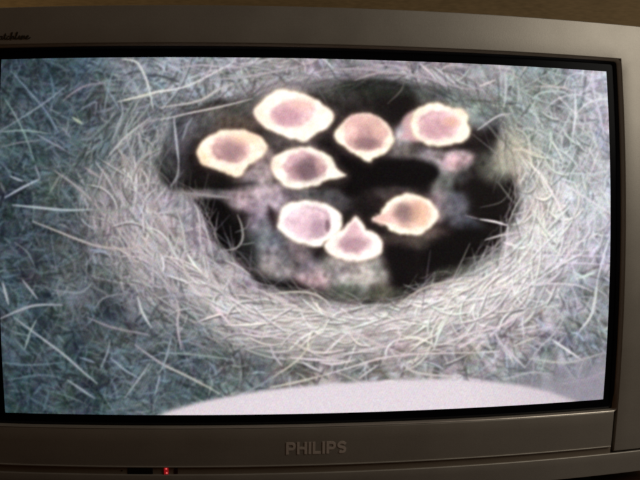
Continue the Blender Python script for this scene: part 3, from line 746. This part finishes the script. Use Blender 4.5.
# the dark border of the tube: a frame of faces from the picture's outline to beyond the gasket
def outline(s, n=40, m=26):
    pts = []
    e = np.linspace(-1, 1, n)[:-1]; g = np.linspace(-1, 1, m)[:-1]
    for u in e: pts.append(face_xy(u, -1))
    for v in g: pts.append(face_xy(1, v))
    for u in -e: pts.append(face_xy(u, 1))
    for v in -g: pts.append(face_xy(-1, v))
    p = np.array(pts)
    if s:
        p = p * np.array([(0.2875 + s) / 0.2875, (0.1624 + s) / 0.1624])
    return p


rings = [outline(0), outline(0.006), outline(0.02)]
verts, faces = [], []
for k, r_ in enumerate(rings):
    for x, z in r_:
        verts.append((x, surf(x, z) - (0.0 if k == 0 else MASKOFF * 0.2), z))
nr = len(rings[0])
for k in range(2):
    for i in range(nr):
        faces.append((k * nr + i, k * nr + (i + 1) % nr, (k + 1) * nr + (i + 1) % nr, (k + 1) * nr + i))
screen = child('screen', mesh('screen', verts, faces), GLASS, tv)

# the picture, unbent onto the tube face
QW, QH = 1480, 836
uu = (np.arange(QW) + 0.5) / QW * 2 - 1
vv = (np.arange(QH) + 0.5) / QH * 2 - 1
U, V = np.meshgrid(uu, vv)
X, Z = U * 0.2875, V * 0.1624
for _ in range(4):
    X, Z = U * (0.2875 - 0.0227 * Z * Z), V * (0.1624 - 0.0044 * X * X)
px, py = project(X, surf(X, Z), Z)
pic = paint()
fx = np.clip((px - PX0) * PS - 0.5, 0, PW - 1.001); fy = np.clip((py - PY0) * PS - 0.5, 0, PH - 1.001)
ix, iy = fx.astype(int), fy.astype(int)
ax, ay = (fx - ix)[..., None], (fy - iy)[..., None]
q = (pic[iy, ix] * (1 - ax) + pic[iy, ix + 1] * ax) * (1 - ay) + (pic[iy + 1, ix] * (1 - ax) + pic[iy + 1, ix + 1] * ax) * ay
rgba = np.ones((QH, QW, 4), np.float32)
rgba[..., :3] = q / 255.0
im = bpy.data.images.new('broadcast_picture', QW, QH, alpha=False)
im.pixels.foreach_set(rgba.ravel())
im.update()
im.pack()

PICT, nt, b = new_mat('lit_tube_picture')
N, L = nt.nodes.new, nt.links.new
tx = N('ShaderNodeTexImage'); tx.image = im; tx.interpolation = 'Linear'; tx.extension = 'EXTEND'
uvn = N('ShaderNodeUVMap'); uvn.uv_map = 'uv'
L(uvn.outputs[0], tx.inputs['Vector'])
b.inputs['Base Color'].default_value = (0.02, 0.02, 0.022, 1)
b.inputs['Roughness'].default_value = 0.30
b.inputs['Specular IOR Level'].default_value = 0.022
L(tx.outputs['Color'], b.inputs['Emission Color'])
b.inputs['Emission Strength'].default_value = 1.0

# tube face cut into the things the picture shows
GXN, GZN = 420, 236
gu, gv = np.linspace(-1, 1, GXN + 1), np.linspace(-1, 1, GZN + 1)
U, V = np.meshgrid(gu, gv)
X, Z = U * 0.2875, V * 0.1624
for _ in range(4):
    X, Z = U * (0.2875 - 0.0227 * Z * Z), V * (0.1624 - 0.0044 * X * X)
Y = surf(X, Z)
CX, CZ = (X[1:, 1:] + X[:-1, :-1]) / 2, (Z[1:, 1:] + Z[:-1, :-1]) / 2
cx, cy = project(CX, surf(CX, CZ), CZ)


def inside(poly):
    r = np.zeros(cx.shape, bool)
    n = len(poly)
    for i in range(n):
        (x0, y0), (x1, y1) = poly[i], poly[(i + 1) % n]
        if y0 != y1:
            r ^= ((y0 > cy) != (y1 > cy)) & (cx < (x1 - x0) * (cy - y0) / (y1 - y0) + x0)
    return r


owner = np.zeros(cx.shape, int)
owner[inside(HOLLOW)] = 1
owner[inside(PLATE)] = 2
for k, bk in enumerate(BEAKS):
    owner[inside(catmull(bk[0], 5, True))] = 3 + k
PIECES = [('nest_image', 'picture of the pale woven straw nest and grass around the hollow'), ('nest_hollow_image', 'picture of the dark nest hollow with the nestlings\' bodies'),
          ('foreground_image', 'picture of a pale lavender rounded edge in front of the nest'),
          ('nestling_image', 'wide open cream beak at the top centre, largest of the eight'), ('nestling_image', 'open beak with orange rim at the left'),
          ('nestling_image', 'open beak pointing right in the middle of the brood'), ('nestling_image', 'open beak pointing down, pink gape reaching its top edge'),
          ('nestling_image', 'open beak at the upper right, with a thick cream rim'), ('nestling_image', 'open beak with white rim at the lower left, overlapped by its neighbour'),
          ('nestling_image', 'open beak pointing up, lowest of the eight'), ('nestling_image', 'open beak pointing left at the lower right')]
vid = np.arange((GXN + 1) * (GZN + 1)).reshape(GZN + 1, GXN + 1)
for k, (nm, lb) in enumerate(PIECES):
    js, is_ = np.nonzero(owner == k)
    quad = np.stack([vid[js, is_], vid[js, is_ + 1], vid[js + 1, is_ + 1], vid[js + 1, is_]], 1)
    used, inv = np.unique(quad.ravel(), return_inverse=True)
    me = bpy.data.meshes.new(nm)
    co = np.stack([X.ravel()[used], Y.ravel()[used], Z.ravel()[used]], 1).astype(np.float32)
    nf = len(quad)
    me.vertices.add(len(used)); me.vertices.foreach_set('co', co.ravel())
    me.loops.add(nf * 4); me.loops.foreach_set('vertex_index', inv.astype(np.int32).ravel())
    me.polygons.add(nf)
    me.polygons.foreach_set('loop_start', np.arange(0, nf * 4, 4, dtype=np.int32))
    me.update(calc_edges=True)
    uvl = me.uv_layers.new(name='uv')
    uvs = np.stack([(U.ravel()[used][inv] + 1) / 2, (V.ravel()[used][inv] + 1) / 2], 1).astype(np.float32)
    uvl.data.foreach_set('uv', uvs.ravel())
    me.validate()
    # the tube's own normals, so that the cuts never show
    nv = np.stack([-KX * co[:, 0] * -1, -np.ones(len(co)), KZ * co[:, 2]], 1)
    nv /= np.linalg.norm(nv, axis=1, keepdims=True)
    me.shade_smooth()
    me.normals_split_custom_set_from_vertices([tuple(map(float, n)) for n in nv])
    o = link(nm, me, PICT, screen)
    o['label'] = lb

# --- black gasket and bezel round the tube
OFF = 0.005
BX, BZT, BZB = 0.2984, 0.1722, -0.1722           # opening seen as the edge of the black
def rect_loop(x, zt, zb, y_of, rad=0.003):
    pts = []
    def corner(cx_, cz_, a0):
        for t in range(5):
            a = a0 + t * math.pi / 8
            pts.append((cx_ + rad * math.cos(a), cz_ + rad * math.sin(a)))
    def side(a, b, n):
        for t in np.linspace(0, 1, n)[1:-1]:
            pts.append((a[0] + (b[0] - a[0]) * t, a[1] + (b[1] - a[1]) * t))
    corner(x - rad, zt - rad, 0); side((x - rad, zt), (-x + rad, zt), 40)
    corner(-x + rad, zt - rad, math.pi / 2); side((-x, zt - rad), (-x, zb + rad), 26)
    corner(-x + rad, zb + rad, math.pi); side((-x + rad, zb), (x - rad, zb), 40)
    corner(x - rad, zb + rad, 1.5 * math.pi); side((x, zb + rad), (x, zt - rad), 26)
    return [(a, y_of(a, b), b) for a, b in pts]


def loops_mesh(name, loops):
    n = len(loops[0])
    v = [p for l in loops for p in l]
    f = [(k * n + i, k * n + (i + 1) % n, (k + 1) * n + (i + 1) % n, (k + 1) * n + i) for k in range(len(loops) - 1) for i in range(n)]
    return mesh(name, v, f)


FX, FZT = adj(0.3040, 0.1757, OFF)
_, FZB = adj(0, -0.1757, OFF)
RIM = lambda x, z: surf(x, z) - (0.0002 if z < -0.16 else 0.0030)
gx, gzt = adj(BX, BZT, 0.0025); _, gzb = adj(0, BZB, 0.0015)
child('gasket', loops_mesh('gasket', [
    rect_loop(gx - 0.0028, gzt - 0.0022, gzb + 0.0022, lambda x, z: surf(x, z) + 0.0004),
    rect_loop(gx - 0.0022, gzt - 0.0016, gzb + 0.0016, lambda x, z: surf(x, z) - 0.0008),
    rect_loop(gx, gzt, gzb, RIM),
    rect_loop(gx + 0.0004, gzt + 0.0004, gzb - 0.0004, lambda x, z: surf(x, z) + 0.002)]), BLACK, tv)
child('bezel', loops_mesh('bezel', [
    rect_loop(gx + 0.0003, gzt + 0.0003, gzb - 0.0003, lambda x, z: surf(x, z) + 0.001),
    rect_loop(gx + 0.0003, gzt + 0.0003, gzb - 0.0003, lambda x, z: RIM(x, z) + 0.0006),
    rect_loop(gx + 0.0008, gzt + 0.0006, gzb - 0.0006, RIM),
    rect_loop(FX - 0.0009, FZT - 0.0009, FZB + 0.0009, lambda x, z: surf(x, z) - OFF + 0.0008),
    rect_loop(FX - 0.0003, FZT - 0.0003, FZB + 0.0003, lambda x, z: surf(x, z) - OFF + 0.0003),
    rect_loop(FX - 0.0002, FZT - 0.0002, FZB + 0.0002, lambda x, z: surf(x, z) + 0.004)]), BEZEL, tv)

# --- cabinet front: one moulding over the top and down both sides
HW = 0.372
TOP = adj(0, 0.2150, OFF)[1]
SX = adj(0.3012, 0, OFF)[0] + 0.0004               # seam beside the lower panel
COLB = adj(0, -0.2183, OFF)[1]
R = 0.0010
xs = joinlin([-HW, -FX - R, FX + R, HW], 0.014)
zs = joinlin([COLB + R, FZB, FZT + R, TOP - 0.0045], 0.014)
me = plate('cabinet_front', xs, zs, OFF, roll(R, 0.06), keep=lambda x, z: not (-FX - R < x < FX + R and z < FZT + R))
for v in me.vertices:                                # softer, rounder top edge and outer edges
    if v.co.z > TOP - 0.0048:
        v.co.z = min(v.co.z, TOP - 0.0045 + (v.co.z - (TOP - 0.0045)) * 4.5)
child('cabinet_front', me, SILVER, tv)

# --- lower front panel with the maker's lettering
G1 = adj(0, -0.2130, OFF)[1]; G2 = adj(0, -0.2205, OFF)[1]
LX = SX - 0.0008
xs = joinlin([-LX + 0.0008, LX - 0.0008], 0.012)
panel = child('lower_panel', plate('lower_panel', xs, joinlin([G1 + 0.0009, FZB - 0.0010], 0.01), OFF - 0.0004, roll(0.0009, 0.03)), SILVER, tv)
groove = child('control_groove', plate('control_groove', joinlin([-LX, LX], 0.012), joinlin([G2 - 0.001, G1 + 0.0005], 0.004), OFF - 0.0016, roll(0.0004, 0.02)), GROOVE, tv)
BOT = -0.2445
child('trim_strip', plate('trim_strip', joinlin([-LX + 0.001, LX - 0.001], 0.012), [G1 + 0.0001, G1 + 0.0005], OFF + 0.0004, roll(0.0005, 0.006)), SILVER, tv)
child('base_panel', plate('base_panel', joinlin([-HW + 0.001, HW - 0.001], 0.012), joinlin([BOT + 0.004, G2 - 0.0010], 0.006), OFF - 0.0002, roll(0.0010, 0.06)), SILVER, tv)

pf = lambda off: (lambda x, z: surf(x, z) - off)
# lettering on the panel
HT = 0.0117; Z0 = adj(0, -0.2018, OFF)[1]
XL, XR = adj(-0.0284, 0, OFF)[0], adj(0.0276, 0, OFF)[0]
SW = 0.0023
def arc(cx_, cz_, rx, rz, a0, a1, n=8):
    return [(cx_ + rx * math.cos(math.radians(a0 + (a1 - a0) * t / n)), cz_ + rz * math.sin(math.radians(a0 + (a1 - a0) * t / n))) for t in range(n + 1)]
h = SW / 2
def gl_P(w):
    r = (HT - 2 * h) * 0.29
    return [[(h, 0), (h, HT - h)] , [(h + h, HT - h), (w - r - h, HT - h)] + arc(w - r - h, HT - h - r, r, r, 90, -90)[1:] + [(2 * h, HT - h - 2 * r)]]
def gl_H(w):
    return [[(h, 0), (h, HT)], [(w - h, 0), (w - h, HT)], [(2 * h, HT / 2), (w - 2 * h, HT / 2)]]
def gl_I(w):
    return [[(w / 2, 0), (w / 2, HT)]]
def gl_L(w):
    return [[(h, HT), (h, h), (w, h)]]
def gl_S(w):
    r = (HT - 2 * h) / 4; c = w / 2; rx = w / 2 - h
    return [[(w - h * .6, HT - h - r * .75)] + arc(c, HT - h - r, rx, r, 40, 270, 12) + arc(c, h + r, rx, r, 90, -140, 12)[1:]]
def gl_P2(w):
    p = gl_P(w)
    return [[(h, 0), (h, HT)], p[1]]
widths = [('P', .0088), ('H', .0092), ('I', .0030), ('L', .0074), ('I', .0030), ('P', .0088), ('S', .0084)]
tot = sum(w for _, w in widths)
gap = (XR - XL - tot) / 6
x = XL
for ch, w in widths:
    gl = {'P': gl_P2, 'H': gl_H, 'I': gl_I, 'L': gl_L, 'S': gl_S}[ch](w)
    me = ribbon('letter', [[(x + a, Z0 + c) for a, c in p] for p in gl], SW, pf(OFF - 0.0004), 0.0004)
    o = link('letter', me, CHROME, panel)
    x += w + gap

# receiver window, standby light, small lens in the groove
def on_groove(name, xa, xb, za, zb, off, mat):
    (x0, z0), (x1, z1) = adj(xa, za, OFF), adj(xb, zb, OFF)
    return link(name, plate(name, lin(x0 + .0004, x1 - .0004, .004), lin(z0 + .0004, z1 - .0004, .003), off, roll(.0004, .004)), mat, groove)


on_groove('receiver_window', -0.1754, -0.1518, -0.2205, -0.2137, OFF - 0.0012, GLOSS)
led = on_groove('standby_light', -0.1413, -0.1374, -0.2203, -0.2130, OFF - 0.0006, LED)
for a, c in ((-0.1392, -0.2147), (-0.1388, -0.2188)):
    on_groove('light_core', a - .0007, a + .0007, c - .0008, c + .0008, OFF - 0.0004, LEDHOT)
on_groove('small_lens', -0.1322, -0.1285, -0.2201, -0.2141, OFF - 0.0012, DARKRED)
on_groove('marking_dot', -0.1815, -0.1798, -0.2180, -0.2164, OFF - 0.0014, INK)

# model script at the top left corner
def script_word():
    p = []
    # letters as joined pen strokes, unit = x-height
    def add(pts, dx):
        p.append([(a + dx, c) for a, c in pts])
    add([(0, 0), (.3, 1.0), (.55, 2.0), (.7, 1.2), (.85, .3), (1.2, 1.1), (1.65, 2.0), (1.7, 1.0), (1.8, .1), (2.1, .15)], 0)                       # M
    add([(3.0, .9), (2.6, 1.0), (2.3, .55), (2.5, .05), (2.9, .4), (3.1, .95), (3.0, .3), (3.2, .05), (3.5, .4)], 0)                                 # a
    add([(3.5, .4), (3.8, 1.1), (4.0, 1.75), (3.85, .8), (3.85, .15), (4.1, .05), (4.4, .4)], 0); add([(3.55, 1.2), (4.3, 1.25)], 0)                 # t
    add([(5.1, .85), (4.8, 1.0), (4.5, .6), (4.6, .1), (4.95, .05), (5.3, .4)], 0)                                                                  # c
    add([(5.3, .4), (5.7, 1.2), (5.95, 2.0), (5.7, 1.9), (5.6, .8), (5.6, 0), (5.85, .7), (6.2, 1.0), (6.35, .7), (6.3, .1), (6.6, .2)], 0)          # h
    add([(6.6, .2), (7.1, 1.1), (7.4, 2.0), (7.15, 1.95), (7.0, .9), (7.05, .1), (7.35, .1), (7.7, .4)], 0)                                         # l
    add([(7.7, .4), (7.95, 1.0), (7.95, .3), (8.15, .05), (8.45, .4)], 0)                                                                           # i
    add([(8.45, .4), (8.7, 1.0), (8.7, 0), (8.95, .7), (9.3, 1.0), (9.45, .6), (9.45, .1), (9.8, .25)], 0)                                          # n
    add([(9.8, .25), (10.25, .55), (10.45, .9), (10.15, 1.0), (9.95, .5), (10.2, .05), (10.6, .1), (11.1, .5)], 0)                                  # e
    return p


sc = 0.0033
SXR, SZ = adj(-0.2605, 0.1806, OFF)
paths = [[(SXR + (a - 11.0) * sc, SZ + c * sc * .95) for a, c in catmull(pp, 4)] for pp in script_word()]
child('script_lettering', ribbon('script_lettering', paths, 0.0009, pf(OFF), 0.0002), INK, tv)

# --- housing behind the front, and feet
secs = [(0.062, HW + 0.001, TOP - 0.002, BOT + 0.001), (0.16, HW - 0.004, TOP - 0.006, BOT + 0.002), (0.30, 0.30, 0.165, -0.235), (0.50, 0.22, 0.11, -0.20)]
loops = []
for y, hw, zt, zb in secs:
    l = []
    rad = 0.014
    for sx, sz, a0 in ((1, 1, 0), (-1, 1, 90), (-1, -1, 180), (1, -1, 270)):
        for t in range(5):
            a = math.radians(a0 + t * 22.5)
            l.append((sx * (hw - rad) + rad * math.cos(a), y, (zt - rad if sz > 0 else zb + rad) + rad * math.sin(a)))
    loops.append(l)
n = len(loops[0])
verts = [p for l in loops for p in l]
faces = [(k * n + i, k * n + (i + 1) % n, (k + 1) * n + (i + 1) % n, (k + 1) * n + i) for k in range(3) for i in range(n)]
faces.append(tuple(range(3 * n, 4 * n)))
child('housing', mesh('housing', verts, faces), HOUSING, tv)
for fx_ in (-0.27, 0.27):
    for fy_ in (0.08, 0.24):
        child('foot', box('foot', fx_ - .02, fx_ + .02, fy_ - .02, fy_ + .02, -0.256, -0.236, 0.002), BLACK, tv)
